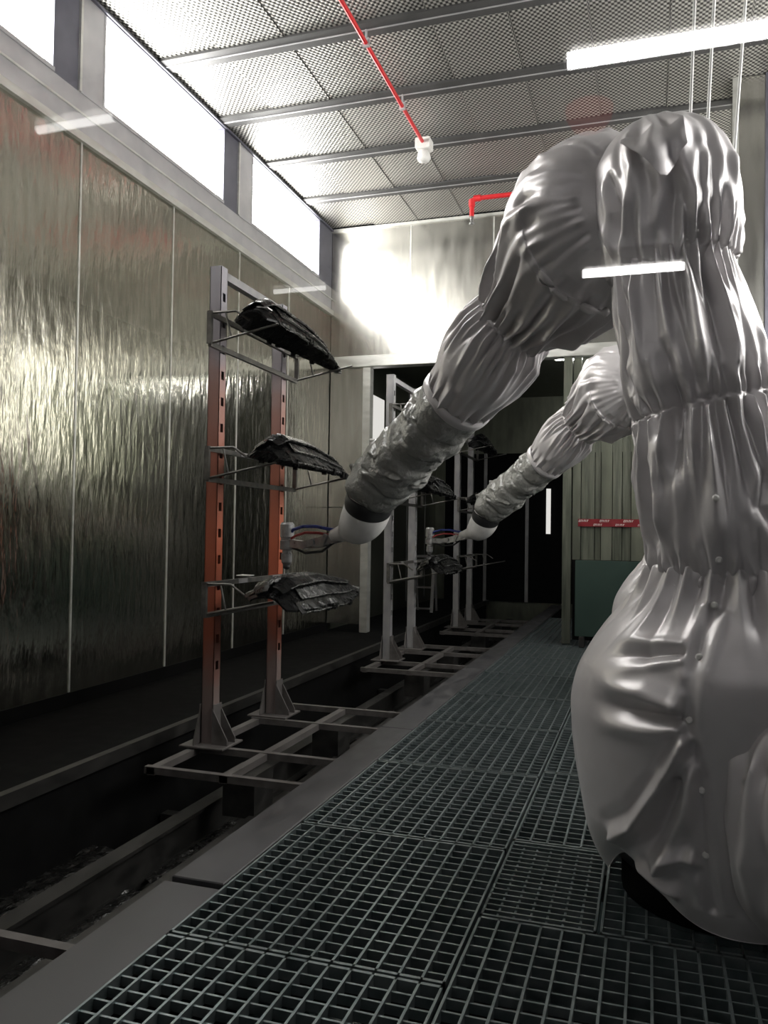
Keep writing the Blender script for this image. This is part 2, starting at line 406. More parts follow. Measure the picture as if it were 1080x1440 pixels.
# ---- front wall with the viewing window; the corridor the picture is taken from
wf = struct(MB().box((XL - 0.2, YF - 0.10, -0.6), (-1.9, YF, ZC)).box((1.7, YF - 0.10, -0.6), (XR + 0.2, YF, ZC))
            .box((-1.9, YF - 0.10, -0.6), (1.7, YF, 0.45)).box((-1.9, YF - 0.10, 2.75), (1.7, YF, ZC)).build('wall_front', 'trim_steel'), 'front wall around the viewing window')
wi = struct(MB().box((-1.9, YF - 0.058, 0.45), (1.7, YF - 0.050, 2.75)).build('window_1', 'glass'), 'clear viewing window pane of the booth')
struct(MB().box((-7, -12, 4.18), (4, YF - 0.1, 4.28)).build('ceiling_corridor', 'plaster'), 'plain corridor ceiling behind the viewing window')
struct(MB().box((-7, -12, -0.7), (4, YF - 0.1, -0.6)).build('floor_corridor', 'black_paint'), 'dark corridor floor in front of the viewing window')
for (x0, x1, y, lab) in ((-0.46, 0.78, -3.95, 'long fluorescent batten reflected large at the top right'),
                         (-0.67, 0.32, -7.88, 'fluorescent batten reflected over the near robot sleeve'),
                         (-4.08, -3.40, -7.62, 'short fluorescent batten reflected beside the back left corner'),
                         (-4.0, -3.34, -3.76, 'short fluorescent batten reflected over the upper left wall')):
    t = thing('fluorescent_batten', lab, 'lamp', ((x0 + x1) / 2, y, 4.0), 'battens on the corridor ceiling')
    h = (x1 - x0) / 2
    MB().prism([(-h - 0.04, -0.05, 0.05), (-h - 0.04, 0.05, 0.05), (-h - 0.04, 0.17, 0.16), (-h - 0.04, 0.17, 0.18), (-h - 0.04, -0.17, 0.18), (-h - 0.04, -0.17, 0.16)], (2 * h + 0.08, 0, 0)).build('housing', 'white_plastic', t)
    MB().tube([(-h, 0, 0.0), (h, 0, 0.0)], 0.045 if x0 > -1 else 0.026, 12).build('tube', 'tube_glow' if x0 > -1 else 'tube_dim', t)
    for sgn in (-1, 1):
        MB().box((sgn * h - 0.02, -0.03, -0.03), (sgn * h + 0.02, 0.03, 0.08)).build('lamp_holder', 'white_plastic', t)
bt = thing('beacon_lamp', 'red beacon lamp reflected above the near robot shoulder', 'lamp', (-0.38, -4.55, 3.86))
MB().lathe((0, 0, 0), [(0.02, 0.0), (0.10, 0.03), (0.14, 0.09), (0.15, 0.16)], 20).build('dome', 'beacon_glow', bt)
MB().lathe((0, 0, 0), [(0.16, 0.16), (0.16, 0.22), (0.05, 0.24)], 20).build('base', 'rubber_black', bt)

# ---- floor: pit under everything, walkway gratings, kerb, left plate
fl = struct(MB().box((XL - 0.2, -0.2, -0.75), (XR + 0.2, YB + 6, -0.62)).build('floor', 'pit_floor'), 'dark pit floor below the gratings')
MB().box((-1.42, YF, -0.62), (XR, YB + 5.8, -0.5)).build('water_tray', 'water', fl)
MB().box((XL, YF, -0.62), (-2.97, YB + 5.8, 0.0)).build('side_plate', 'black_paint', fl)
MB().box((-2.97, YF, -0.06), (-2.92, YB + 5.8, 0.015)).build('side_rail', 'rail_steel', fl)
for y0, y1, x0, z in ((0.45, 2.68, -1.71, -0.012), (2.70, 5.2, -1.69, 0.0), (5.21, 7.7, -1.69, 0.0), (7.71, 10.2, -1.69, 0.0), (10.21, 12.7, -1.69, 0.0), (12.71, 15.2, -1.69, 0.0)):
    MB().bbox((x0, y0, z - 0.03), (-1.475, y1, z), 0.004).build('kerb_plate', 'kerb_steel', fl)
MB().box((-1.66, YF, -0.62), (-1.48, YB + 5.8, -0.035)).build('kerb_wall', 'black_paint', fl)

BAR = {}
def bar_mesh(L, w, h):
    key = (round(L, 3), w, h)
    if key not in BAR:
        BAR[key] = MB().box((-w / 2, -L / 2, -h), (w / 2, L / 2, 0)).mesh('bearing_bar'); BAR[key].materials.append(MATS['grating_steel'])
    return BAR[key]
def grating(x0, x1, y0, y1, single, sx=0.0697, sy=0.062, cross=False):
    """one grating panel: frame and cross bars in one mesh, bearing bars single when near enough to pick apart"""
    m = MB(); g = 0.006; x0 += g; x1 -= g; y0 += g; y1 -= g
    m.box((x0, y0, -0.035), (x1, y0 + 0.012, 0)); m.box((x0, y1 - 0.012, -0.035), (x1, y1, 0))
    m.box((x0, y0, -0.035), (x0 + 0.008, y1, 0)); m.box((x1 - 0.008, y0, -0.035), (x1, y1, 0))
    nx = max(2, round((x1 - x0) / sx)); ny = max(2, round((y1 - y0) / sy))
    zc = 0.0 if cross else -0.008; zl = -0.008 if cross else 0.0
    for k in range(1, ny):
        y = y0 + (y1 - y0) * k / ny; m.box((x0, y - 0.004, -0.035), (x1, y + 0.004, zc))
    if not single:
        for k in range(1, nx):
            x = x0 + (x1 - x0) * k / nx; m.box((x - 0.004, y0, -0.035), (x + 0.004, y1, zl))
    o = m.build('grating_panel', 'grating_steel', fl)
    if single:
        bm = bar_mesh(y1 - y0, 0.008, 0.035)
        for k in range(1, nx):
            share('bearing_bar', bm, o, (x0 + (x1 - x0) * k / nx, (y0 + y1) / 2, zl))
    return o
y = 0.45; js = [0.45, 1.26, 2.32, 3.38, 4.44, 5.50, 6.56, 7.62, 8.68, 9.74, 10.8, 11.86, 12.9]
for k, (a, b) in enumerate(zip(js[:-1], js[1:])):
    grating(-1.47, -0.545, a, b, 1 <= k <= 4)
j2 = [0.45, 1.1, 1.95, 2.78, 3.50, 4.55, 5.6, 6.65, 7.7, 8.75, 9.8, 10.85, 11.9]
for k, (a, b) in enumerate(zip(j2[:-1], j2[1:])):
    if abs(a - 2.78) < 0.01:
        grating(-0.545, -0.15, a, b, True, 0.055, 0.045, True)
        grating(-0.15, 0.44, a, b, False)
    else:
        grating(-0.545, 0.44, a, b, k in (1, 2))
for k, (a, b) in enumerate(zip(j2[:-1], j2[1:])):
    grating(0.44, XR - 0.02, a, b, False)
for yb in (1.26, 2.32, 3.38, 4.44, 5.5, 6.56, 7.62, 8.68, 9.74, 10.8):
    MB().box((-1.48, yb - 0.03, -0.14), (XR, yb + 0.03, -0.036)).build('support_beam', 'rail_steel', fl)
# conveyor track and wet trays in the pit
for x in (-2.48, -2.08):
    r = MB().box((x - 0.05, YF, -0.33), (x + 0.05, YB + 5.5, -0.31)).box((x - 0.008, YF, -0.5), (x + 0.008, YB + 5.5, -0.33)).box((x - 0.05, YF, -0.52), (x + 0.05, YB + 5.5, -0.5)).build('track_rail', 'rail_steel', fl)
for k in range(12):
    yy = 1.3 + k * 1.1
    MB().box((-2.95, yy - 0.04, -0.58), (-1.68, yy + 0.04, -0.52)).build('track_sleeper', 'rail_steel', fl)

def crumple(x0, x1, y0, y1, z, amp, n=26):
    m = MB(); vs = []; fs = []
    X = np.linspace(x0, x1, n); Y = np.linspace(y0, y1, n)
    h = RNG.normal(size=(n, n)); 
    for _ in range(2): h = (h + np.roll(h, 1, 0) + np.roll(h, -1, 0) + np.roll(h, 1, 1) + np.roll(h, -1, 1)) / 5
    for i in range(n):
        for j in range(n): vs.append((X[i], Y[j], z + 0.01 + amp * float(abs(h[i, j]))))
    for i in range(n - 1):
        for j in range(n - 1): fs.append((i * n + j, (i + 1) * n + j, (i + 1) * n + j + 1, i * n + j + 1))
    k = len(vs); vs += [(a, b, c - 0.004) for a, b, c in vs]; fs += [tuple(q + k for q in f[::-1]) for f in fs]
    return m.add(vs, fs, False)
for (x0, x1, y0, y1) in ((-2.43, -2.13, 2.55, 3.5), (-2.95, -2.54, 2.6, 3.9), (-2.43, -2.13, 3.6, 4.5)):
    tag_o = crumple(x0, x1, y0, y1, -0.5, 0.02).build('wet_film', 'foil', fl)

# ---- the space beyond the opening
Y2 = 15.6
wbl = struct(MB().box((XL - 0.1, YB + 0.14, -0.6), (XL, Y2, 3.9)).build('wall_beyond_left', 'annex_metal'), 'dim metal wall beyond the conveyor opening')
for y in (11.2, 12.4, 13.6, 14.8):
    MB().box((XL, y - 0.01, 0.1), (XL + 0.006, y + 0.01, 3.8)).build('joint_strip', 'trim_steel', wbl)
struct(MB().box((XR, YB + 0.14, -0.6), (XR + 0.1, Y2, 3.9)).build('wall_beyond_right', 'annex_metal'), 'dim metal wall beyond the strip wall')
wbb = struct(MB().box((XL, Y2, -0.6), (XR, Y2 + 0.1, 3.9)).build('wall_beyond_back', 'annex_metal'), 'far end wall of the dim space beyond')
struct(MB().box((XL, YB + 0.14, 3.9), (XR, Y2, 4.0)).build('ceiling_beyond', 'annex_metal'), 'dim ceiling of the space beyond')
MB().box((-3.8, Y2 - 0.03, 0.0), (0.2, Y2, 2.83)).build('dark_door', 'black_paint', wbb)
for x in (-3.0, -2.2, -1.5, -0.8):
    MB().box((x - 0.03, Y2 - 0.06, 0.0), (x + 0.03, Y2 - 0.03, 2.83)).build('mullion', 'rack_grey', wbb)
MB().box((-3.99, 11.35, 2.3), (-3.95, 12.1, 3.35)).build('lit_slot', 'day_strip', wbl)
MB().box((-1.84, Y2 - 0.07, 1.3), (-1.76, Y2 - 0.03, 2.15)).build('lit_slot', 'day_strip', wbb)
t = thing('ceiling_batten', 'white batten lamp on the ceiling of the space beyond, above the far robot', 'lamp', (-0.6, 11.6, 3.78))
MB().bbox((-0.7, -0.07, 0.04), (0.7, 0.07, 0.12), 0.01).build('housing', 'white_plastic', t)
MB().tube([(-0.66, 0, 0.0), (0.66, 0, 0.0)], 0.04, 12).build('tube', 'annex_glow', t)
for sgn in (-1, 1): MB().box((sgn * 0.67 - 0.02, -0.03, -0.03), (sgn * 0.67 + 0.02, 0.03, 0.05)).build('lamp_holder', 'white_plastic', t)
sl = thing('step_ladder', 'small grey step ladder standing beyond the back wall opening', 'ladder', (-3.5, 12.9, -0.62))
for sx in (-0.16, 0.16):
    MB().bar((sx, -0.18, 0.0), (sx, 0.10, 1.52), 0.03, 0.05).build('front_rail', 'rack_grey', sl)
    MB().bar((sx, 0.36, 0.0), (sx, 0.14, 1.5), 0.025, 0.03).build('rear_rail', 'rack_grey', sl)
for k in range(1, 5):
    z = 0.34 * k; MB().bar((-0.16, -0.18 + 0.184 * z, z), (0.16, -0.18 + 0.184 * z, z), 0.09, 0.025).build('step', 'rack_grey', sl)
MB().bbox((-0.19, 0.02, 1.5), (0.19, 0.20, 1.54), 0.006).build('top_cap', 'rack_grey', sl)
# red tape with white marks across the strips, and green board
tp = MB().box((-0.80, YB - 0.010, 1.395), (0.5, YB, 1.485)).build('barrier_tape', 'tape_red')
tag(tp, 'red barrier tape with white marks strung across the shiny strips', 'tape')
def marks(x, z, n, s):
    m = MB()
    for k in range(n):
        xx = x + k * s * 0.62
        m.bar((xx, YB - 0.0105, z - s * 0.42), (xx + s * 0.22, YB - 0.0105, z + s * 0.42), 0.004, s * 0.17, up=(1, 0, 0))
        if k == 0 or k % 2: m.bar((xx + s * 0.18, YB - 0.0105, z + s * 0.38), (xx + s * 0.52, YB - 0.0105, z + s * 0.28), 0.004, s * 0.15)
        if k == 0: m.bar((xx - s * 0.1, YB - 0.0105, z - s * 0.38), (xx + s * 0.35, YB - 0.0105, z - s * 0.38), 0.004, s * 0.15)
    m.build('printed_mark', 'white_plastic', tp)
for x in (-0.79, -0.55, -0.28, -0.02): marks(x, 1.462, 6, 0.030)
for x in (-0.62, -0.37, -0.12): marks(x, 1.417, 6, 0.027)
gb = thing('board', 'dark green board standing in front of the shiny strips', 'board', (-0.33, YB - 0.2, 0.0))
MB().bbox((-0.48, -0.02, 0.12), (0.62, 0.02, 1.0), 0.006).build('sheet', 'green_board', gb)
for sx in (-0.4, 0.5):
    MB().bbox((sx - 0.03, -0.06, 0.0), (sx + 0.03, 0.06, 0.12), 0.005).build('foot', 'rail_steel', gb)

# ---- pipes, sprinkler, cables under the ceiling
p = thing('sprinkler_pipe', 'long red sprinkler pipe along the ceiling ending in a white detector', 'pipe', (-2.15, 4.3, 5.1))
MB().tube([(0, -3.6, 0.05), (0, 3.45, 0.05)], 0.017, 12).build('pipe', 'pipe_red', p)
for yy in (-1.32, -0.32, 1.68, 0.68, 2.68):
    MB().box((-0.028, yy - 0.012, 0.02), (0.028, yy + 0.012, 0.085)).box((-0.006, yy - 0.012, 0.08), (0.006, yy + 0.012, 0.158)).build('clamp', 'trim_steel', p)
hd = MB().bbox((-0.075, 3.36, -0.01), (0.075, 3.50, 0.10), 0.01).build('junction_box', 'white_plastic', p)
MB().lathe((0, 3.43, -0.13), [(0.02, 0.0), (0.055, 0.012), (0.068, 0.04), (0.062, 0.08), (0.045, 0.12)], 20).build('detector', 'white_plastic', p)
p = thing('drop_pipe', 'short red pipe with an elbow and nozzle before the back wall', 'pipe', (-1.91, 8.9, 4.75))
MB().tube([(0, 0, 0.09), (0, 0, 0.24), (0.012, 0, 0.275), (0.05, 0, 0.29), (1.3, 0, 0.29), (1.36, 0, 0.30), (1.38, 0, 0.36), (1.38, 0, 0.54)], 0.026, 12).build('pipe', 'pipe_red', p)
MB().tube([(0, 0, 0.20), (0, 0, 0.28)], 0.036, 12).tube([(0.02, 0, 0.29), (0.10, 0, 0.29)], 0.036, 12).build('elbow', 'pipe_red', p)
MB().lathe((0, 0, 0), [(0.012, 0.0), (0.03, 0.005), (0.03, 0.015), (0.014, 0.02), (0.02, 0.06), (0.024, 0.10)], 14).build('nozzle', 'metal_grey', p)
for k, (xa, xb, ya) in enumerate(((0.21, 0.13, 3.36), (0.31, 0.19, 3.40), (0.47, 0.30, 3.6))):
    c = MB().tube([(xa + 0.0, ya, ZC), (xa * 0.6 + xb * 0.4, ya, 4.1), (xb, ya, 2.5)], 0.006, 8).build('hanging_cable', 'cable_white')
    tag(c, ['leftmost white cable hanging from the ceiling into the robot shoulder', 'middle white cable hanging from the ceiling behind the robot shoulder', 'rightmost white cable hanging from the ceiling beside the pillar'][k], 'cable', 'cables above the near robot')

# ================================================================== racks
def make_rack(name, label, orange):
    t = thing(name, label, 'rack', (-2.6, 5.0, -0.05), 'conveyor trolleys')
    pm_ = 'post_orange' if orange else 'rack_grey'
    # trolley frame (local: x from posts, y from rack centre)
    MB().bar((-0.06, -1.0, -0.02), (-0.06, 0.87, -0.02), 0.05, 0.04).build('side_beam', 'frame_worn', t)
    MB().bar((0.40, -1.0, -0.018), (0.40, 0.87, -0.018), 0.05, 0.04).build('centre_beam', 'frame_worn', t)
    for yy in (-0.98, -0.49, 0.32, 0.84):
        MB().bar((-0.1, yy, -0.014), (0.90, yy, -0.014), 0.04, 0.04).build('cross_beam', 'frame_worn', t)
    for yy in (-0.7, 0.6):
        MB().box((0.30, yy - 0.12, -0.28), (0.50, yy + 0.12, -0.04)).build('trolley_carrier', 'rail_steel', t)
    for yy in (-0.45, 0.45):
        m = MB(); a = 0.04; w = 0.004; H = 3.0
        m.box((-a, yy - a, 0.0), (a, yy - a + w, H)); m.box((-a, yy + a - w, 0.0), (a, yy + a, H)); m.box((-a, yy - a, 0), (-a + w, yy + a, H))
        m.box((a - w, yy - a, 0), (a, yy - 0.018, H)); m.box((a - w, yy + 0.018, 0), (a, yy + a, H))
        z = 0.0; zs = [0.50 + 0.165 * k for k in range(15)]
        for s_ in zs:
            m.box((a - w, yy - 0.018, z), (a, yy + 0.018, s_ - 0.027)); z = s_ + 0.027
        m.box((a - w, yy - 0.018, z), (a, yy + 0.018, H)); m.box((-a, yy - a, H), (a, yy + a, H + 0.004))
        po = m.build('post', pm_, t)
        MB().box((-0.03, yy - 0.034, 0.02), (-0.02, yy + 0.034, H - 0.02)).build('slot_shade', 'black_paint', po)  # black sheet in the hollow post, standing in for shade behind the slots
        f = MB().bbox((-0.14, yy - 0.13, 0.006), (0.16, yy + 0.13, 0.02), 0.003).build('foot_plate', 'frame_worn', t)
        g = MB()
        for sgn in (-1, 1):
            g.prism([(0.042, yy + sgn * 0.045, 0.02), (0.15, yy + sgn * 0.045, 0.02), (0.15, yy + sgn * 0.045, 0.05), (0.042, yy + sgn * 0.045, 0.24)], (0, 0.008 * sgn, 0))
            g.prism([(-0.05, yy + sgn * 0.042, 0.02), (-0.05, yy + sgn * 0.12, 0.02), (-0.05, yy + sgn * 0.12, 0.05), (-0.05, yy + sgn * 0.042, 0.24)], (0.008, 0, 0))
        g.build('gusset', 'frame_worn', f)
        MB().box((-0.05, yy - 0.05, 0.02), (-0.042, yy + 0.05, 0.26)).box((0.042, yy - 0.05, 0.02), (0.05, yy + 0.05, 0.26)).build('sleeve', 'frame_worn', f)
    MB().bar((0, -0.41, 2.965), (0, 0.41, 2.965), 0.05, 0.05).build('top_beam', 'rack_grey', t)
    for z0 in (2.47, 1.65, 0.83):
        X0 = 0.065
        b = MB().bar((X0, -0.66, z0 + 0.185), (X0, 0.62, z0 + 0.185), 0.022, 0.03).bar((X0, -0.66, z0), (X0, 0.62, z0), 0.022, 0.03)
        for yy in (-0.66, 0.62): b.bar((X0, yy, z0), (X0, yy, z0 + 0.2), 0.022, 0.03)
        br = b.build('bracket_frame', 'bracket_steel', t)
        for yy in (-0.65, 0.61):
            MB().tube([(X0, yy, z0 + 0.19), (X0 + 0.17, yy, z0 + 0.19), (X0 + 0.26, yy, z0 + 0.13)], 0.0075, 8).build('upper_arm', 'bracket_steel', br)
            MB().tube([(X0, yy, z0 + 0.005), (X0 + 0.45, yy, z0 + 0.095)], 0.0075, 8).build('lower_arm', 'bracket_steel', br)
            MB().tube([(X0 + 0.10, yy, z0 + 0.188), (X0 + 0.14, yy, z0 + 0.03)], 0.006, 8).build('stay', 'bracket_steel', br)
        for yy in (-0.2, 0.3):
            MB().bar((X0 + 0.013, yy - 0.06, z0 + 0.185), (X0 + 0.013, yy + 0.06, z0 + 0.185), 0.006, 0.028).build('clip_plate', 'rack_grey', br)
    return t
rackA = make_rack('conveyor_rack', 'orange-posted conveyor rack carrying black mouldings, nearest whole rack', True)
rackB = make_rack('conveyor_rack', 'grey conveyor rack standing between the orange rack and the opening', False)
rackB.location.y += PITCH
rackC = copy_tree(rackB); rackC.location.y = 5.0 + 2 * PITCH - 0.43
rackC['label'] = 'farthest grey conveyor rack, beyond the back wall opening'
rack0 = copy_tree(rackB); rack0.location.y = 5.0 - PITCH
rack0['label'] = 'conveyor trolley of which only the base shows at the lower left corner'

# ================================================================== black mouldings
def moulding_parts(seed, L=1.58, wid=0.32):
    """low ragged shell with layered swept blades on top, fan shaped towards the near end"""
    rg = np.random.default_rng(seed)
    def sheet(e0, e1, s0, s1, lift, arch, n=40, k=7, th=0.007, teeth=0.012):
        """ragged strip between two lengthwise lines e0(s), e1(s)"""
        S_ = np.linspace(s0, s1, n); prof = np.interp(S_, [0, .05, .2, .5, .75, .9, 1], [.55, .85, 1, .9, .62, .34, .18])
        zc = np.interp(S_, [0, .1, .4, .75, 1], [0.05, 0.12, 0.125, 0.06, 0.0]) * arch + lift
        j1 = teeth * np.repeat(rg.random(n // 2), 2)[:n]; j2 = teeth * np.repeat(rg.random(n // 3 + 1), 3)[:n]
        V = np.zeros((n, k, 3))
        for j in range(k):
            q = j / (k - 1); e = (e0 + (e1 - e0) * q)
            V[:, j, 0] = e * wid / 2 * prof + (j2 * (q == 1) - j1 * (q == 0)) + 0.02 * np.sin(S_ * 7 + seed) * (1 - S_)
            V[:, j, 1] = (S_ - 0.5) * L
            V[:, j, 2] = zc * (1 - 0.9 * abs(e) ** 2) + 0.0015 * np.sin(S_ * 60 + e * 5) * (q not in (0, 1))
        vs = V.reshape(-1, 3); nv = n * k; bot = vs.copy(); bot[:, 2] -= th; fs = []
        for i in range(n - 1):
            for j in range(k - 1):
                a = i * k + j; fs.append((a, a + 1, a + k + 1, a + k)); fs.append((a + nv, a + k + nv, a + k + 1 + nv, a + 1 + nv))
            for j, fl_ in ((0, False), (k - 1, True)):
                a = i * k + j; q = (a, a + k, a + k + nv, a + nv); fs.append(q[::-1] if fl_ else q)
        for i, fl_ in ((0, True), (n - 1, False)):
            for j in range(k - 1):
                a = i * k + j; q = (a, a + 1, a + 1 + nv, a + nv); fs.append(q[::-1] if fl_ else q)
        return V, MB().add(np.vstack([vs, bot]), fs, False)
    V, m = sheet(-1.0, 1.0, 0, 1, 0.0, 1.0, 60, 13, 0.012, 0.02)
    shell = m.mesh('moulded_shell'); shell.materials.append(MATS['plastic_black'])
    blades, edges, lugs = [], [], []
    for e0, e1, s0, s1, lift in ((-1.05, -0.62, .03, .82, .022), (-0.72, -0.25, .0, .70, .036), (-0.30, 0.10, .06, .90, .034), (0.05, 0.48, .02, .78, .042), (0.42, 0.80, .10, .88, .028), (0.72, 1.08, .05, .74, .018)):
        B, mm = sheet(e0, e1, s0, s1, lift, 1.0, 36, 4)
        me = mm.mesh('blade'); me.materials.append(MATS['plastic_black']); blades.append(me)
        q = [tuple(B[i, 3] + np.array((0.002, 0, 0.003))) for i in range(2, 34, 3)]
        me = MB().tube(q, 0.0035, 5).mesh('edge_highlight'); me.materials.append(MATS['clip_and_glint_grey']); edges.append(me)  # paler tube along each blade, a highlight put in as colour
    for q in range(9):
        i = int(rg.integers(3, 55)); j = 0 if q % 2 else 12; x, y, z = V[i, j]
        w_, h_ = rg.uniform(.012, .022), rg.uniform(.02, .045)
        me = MB().bbox((x - 0.012, y - w_, z - h_), (x + 0.012, y + w_, z + 0.004), 0.003).mesh('lug'); me.materials.append(MATS['plastic_black']); lugs.append(me)
    x, y, z = V[59, 6]
    me = MB().bbox((x - 0.025, y - 0.02, z - 0.02), (x + 0.025, y + 0.05, z + 0.012), 0.004).mesh('end_clip'); me.materials.append(MATS['clip_and_glint_grey'])
    return shell, (blades, edges), (lugs, me)
MP = [moulding_parts(3), moulding_parts(8)]
def moulding(label, loc, variant=0, tilt=(0, 0, 0), grp='black mouldings on the racks', tag_white=False):
    t = thing('black_moulding', label, 'moulding', loc, grp)
    t.rotation_euler = tilt
    sh, rb, lg = MP[variant]
    share('moulded_shell', sh, t, (0, 0, 0))
    for m, g_ in zip(*rb):
        q = share('blade', m, t, (0, 0, 0)); share('edge_highlight', g_, q, (0, 0, 0))
    for m in lg[0]: share('lug', m, t, (0, 0, 0))
    share('end_clip', lg[1], t, (0, 0, 0))
    if tag_white:
        MB().box((0.0, -0.74, 0.075), (0.07, -0.67, 0.083)).build('label_tag', 'white_plastic', t)
    return t
YA = 5.02
moulding('black moulding on the top bracket of the orange rack', (-2.27, YA + 0.06, 2.545), 0, (0, 0.12, 0.05), tag_white=True)
moulding('black moulding on the middle bracket of the orange rack', (-2.19, YA + 0.08, 1.725), 1, (0, 0.1, 0.04))
moulding('black moulding on the lowest bracket of the orange rack', (-2.10, YA + 0.02, 0.868), 0, (0, 0.22, 0.03)).scale = (1.25, 1.0, 1.0)
moulding('black moulding on the middle bracket of the grey rack between', (-2.19, YA + PITCH, 1.725), 1, (0, 0.1, 0.04))
moulding('black moulding on the lowest bracket of the grey rack between', (-2.10, YA + PITCH, 0.905), 0, (0, 0.1, 0.03))
moulding('black moulding high on the farthest rack', (-2.30, YA + 2 * PITCH - 0.43, 2.53), 1, (0, 0.1, 0.04))
moulding('black moulding in the middle of the farthest rack', (-2.30, YA + 2 * PITCH - 0.43, 1.71), 0, (0, 0.1, 0.04))
tg = MB().bbox((-2.53, 4.72, 1.00), (-2.44, 4.80, 1.006), 0.002).build('paper_tag', 'white_plastic')
tag(tg, 'small white tag lying on the lowest bracket of the orange rack', 'tag')

# ================================================================== robots
def catmull(P, n):
    P = np.asarray(P, float); m = len(P)
    Q = np.vstack([2 * P[0] - P[1], P, 2 * P[-1] - P[-2]])
    t = np.linspace(0, m - 1 - 1e-9, n); i = t.astype(int); f = (t - i)[:, None]
    p0, p1, p2, p3 = Q[i], Q[i + 1], Q[i + 2], Q[i + 3]
    return 0.5 * (2 * p1 + (p2 - p0) * f + (2 * p0 - 5 * p1 + 4 * p2 - p3) * f ** 2 + (3 * p1 - p0 - 3 * p2 + p3) * f ** 3)
class Bag:
    """cloth sleeve swept along a spine, with folds pushed in and out along its surface"""
    def __init__(s, ctrl, nu, nv, ref=(1, 0, 0), arc=True, flat=False):
        C_ = np.asarray(ctrl, float)
        D = catmull(C_, 400)
        if arc:
            L = np.r_[0, np.cumsum(np.linalg.norm(np.diff(D[:, :3], axis=0), axis=1))]
            tt = np.linspace(0, L[-1], nv); D = np.stack([np.interp(tt, L, D[:, k]) for k in range(D.shape[1])], 1); s.L = L[-1]
        s.nu, s.nv = nu, nv
        c = D[:, :3]; T = np.gradient(c, axis=0); T /= np.linalg.norm(T, axis=1)[:, None]
        if flat: T = np.tile(np.array([0.0, 0.0, 1.0]), (nv, 1))
        e1 = np.zeros_like(c); r = np.array(ref, float)
        for k in range(nv):
            r = r - T[k] * (r @ T[k]); r /= np.linalg.norm(r); e1[k] = r
        e2 = np.cross(T, e1)
        th = np.arange(nu) / nu * 2 * PI; s.th = th
        a = np.maximum(D[:, 3], 1e-3); b = np.maximum(D[:, 4] if D.shape[1] > 4 else a, 1e-3)
        s.G = c[:, None, :] + (a[:, None] * np.cos(th))[..., None] * e1[:, None, :] + (b[:, None] * np.sin(th))[..., None] * e2[:, None, :]
        du = np.roll(s.G, -1, 1) - np.roll(s.G, 1, 1); dv = np.gradient(s.G, axis=0)
        N = np.cross(du, dv); N /= (np.linalg.norm(N, axis=2)[..., None] + 1e-12)
        out = s.G - c[:, None, :]; sg = np.sign((N * out).sum(2).mean()); s.N = N * sg; s.flip = sg < 0
        s.disp = np.zeros((nv, nu))
    def at(s, th, v):
        i = int(np.clip(v, 0, 1) * (s.nv - 1)); j = int(round((th / (2 * PI)) * s.nu)) % s.nu
        return s.G[i, j]
    def snap(s, p, disp=False):
        """nearest point of the surface and its normal"""
        k = int(((s.G - np.asarray(p)) ** 2).sum(2).argmin()); i, j = divmod(k, s.nu)
        return s.G[i, j] + (s.N[i, j] * s.disp[i, j] if disp else 0), s.N[i, j]
    def line(s, pts, A, w, w1=None, hat=1.1, fade=(0.12, 0.6), on=False):
        """fold along 3D points"""
        pts = np.array([p if on else s.snap(p)[0] for p in pts], float); w1 = w1 or w; n = len(pts) - 1
        best = np.full((s.nv, s.nu), 1e9); tp_ = np.zeros((s.nv, s.nu))
        for k in range(n):
            p, q = pts[k], pts[k + 1]; d = q - p; l2 = d @ d + 1e-12
            t = np.clip(((s.G - p) @ d) / l2, 0, 1); dist = np.linalg.norm(s.G - p - t[..., None] * d, axis=2)
            m = dist < best; best = np.where(m, dist, best); tp_ = np.where(m, (k + t) / n, tp_)
        ww = w + (w1 - w) * tp_; x = best / ww
        amp = np.clip(tp_ / max(fade[0], 1e-3), 0, 1) * np.clip((1 - tp_) / max(fade[1], 1e-3), 0, 1)
        amp = amp * amp * (3 - 2 * amp)
        s.disp += A * amp * (np.exp(-np.sqrt(x * x + 0.04) * 1.5) * 1.25 - hat * 0.28 * np.exp(-((x - 1.7) / 0.8) ** 2))
    def tv(s, path, *a, **k):
        s.line([s.at(t, v) for t, v in path], *a, on=True, **k)
    def gather(s, v0, direction, n, A, length, w=0.012, w1=0.03, rg=None, lean=0.0, th_range=(0, 2 * PI)):
        rg = rg or RNG
        for k in range(n):
            th = th_range[0] + (th_range[1] - th_range[0]) * (k + rg.uniform(-.35, .35)) / n; l = length * rg.uniform(0.4, 1.15)
            d = lean + rg.uniform(-.12, .12)
            path = [(th + d * q, v0 + direction * l * q) for q in (0, .33, .66, 1)]
            s.tv(path, A * rg.uniform(0.5, 1.4) * (1 if k % 2 else -1), w, w1, 0.5, (0.05, 0.75))
    def pinch(s, v0, depth, width):
        v = np.linspace(0, 1, s.nv)[:, None]; s.disp -= depth * np.exp(-((v - v0) / width) ** 2)
    def noise(s, amp, freq, rg=None):
        rg = rg or RNG; f = np.zeros((s.nv, s.nu))
        for _ in range(14):
            k = rg.normal(size=3) * freq; f += np.sin(s.G @ k + rg.uniform(0, 6.28))
        s.disp += amp * f / 3.7
    def build(s, name, mat, parent, off=(0, 0, 0), cap0=True, cap1=True):
        V = s.G + s.N * s.disp[..., None] - np.asarray(off)
        nu, nv = s.nu, s.nv; fs = []
        I = np.arange(nv - 1)[:, None] * nu + np.arange(nu)[None, :]; J = np.arange(nv - 1)[:, None] * nu + (np.arange(nu)[None, :] + 1) % nu
        F = np.stack([I, J, J + nu, I + nu], 2).reshape(-1, 4)
        if s.flip: F = F[:, ::-1]
        m = MB(); m.v = [tuple(p) for p in V.reshape(-1, 3).tolist()]; m.f = F.tolist()
        if cap0: m.f.append(list(range(nu)))
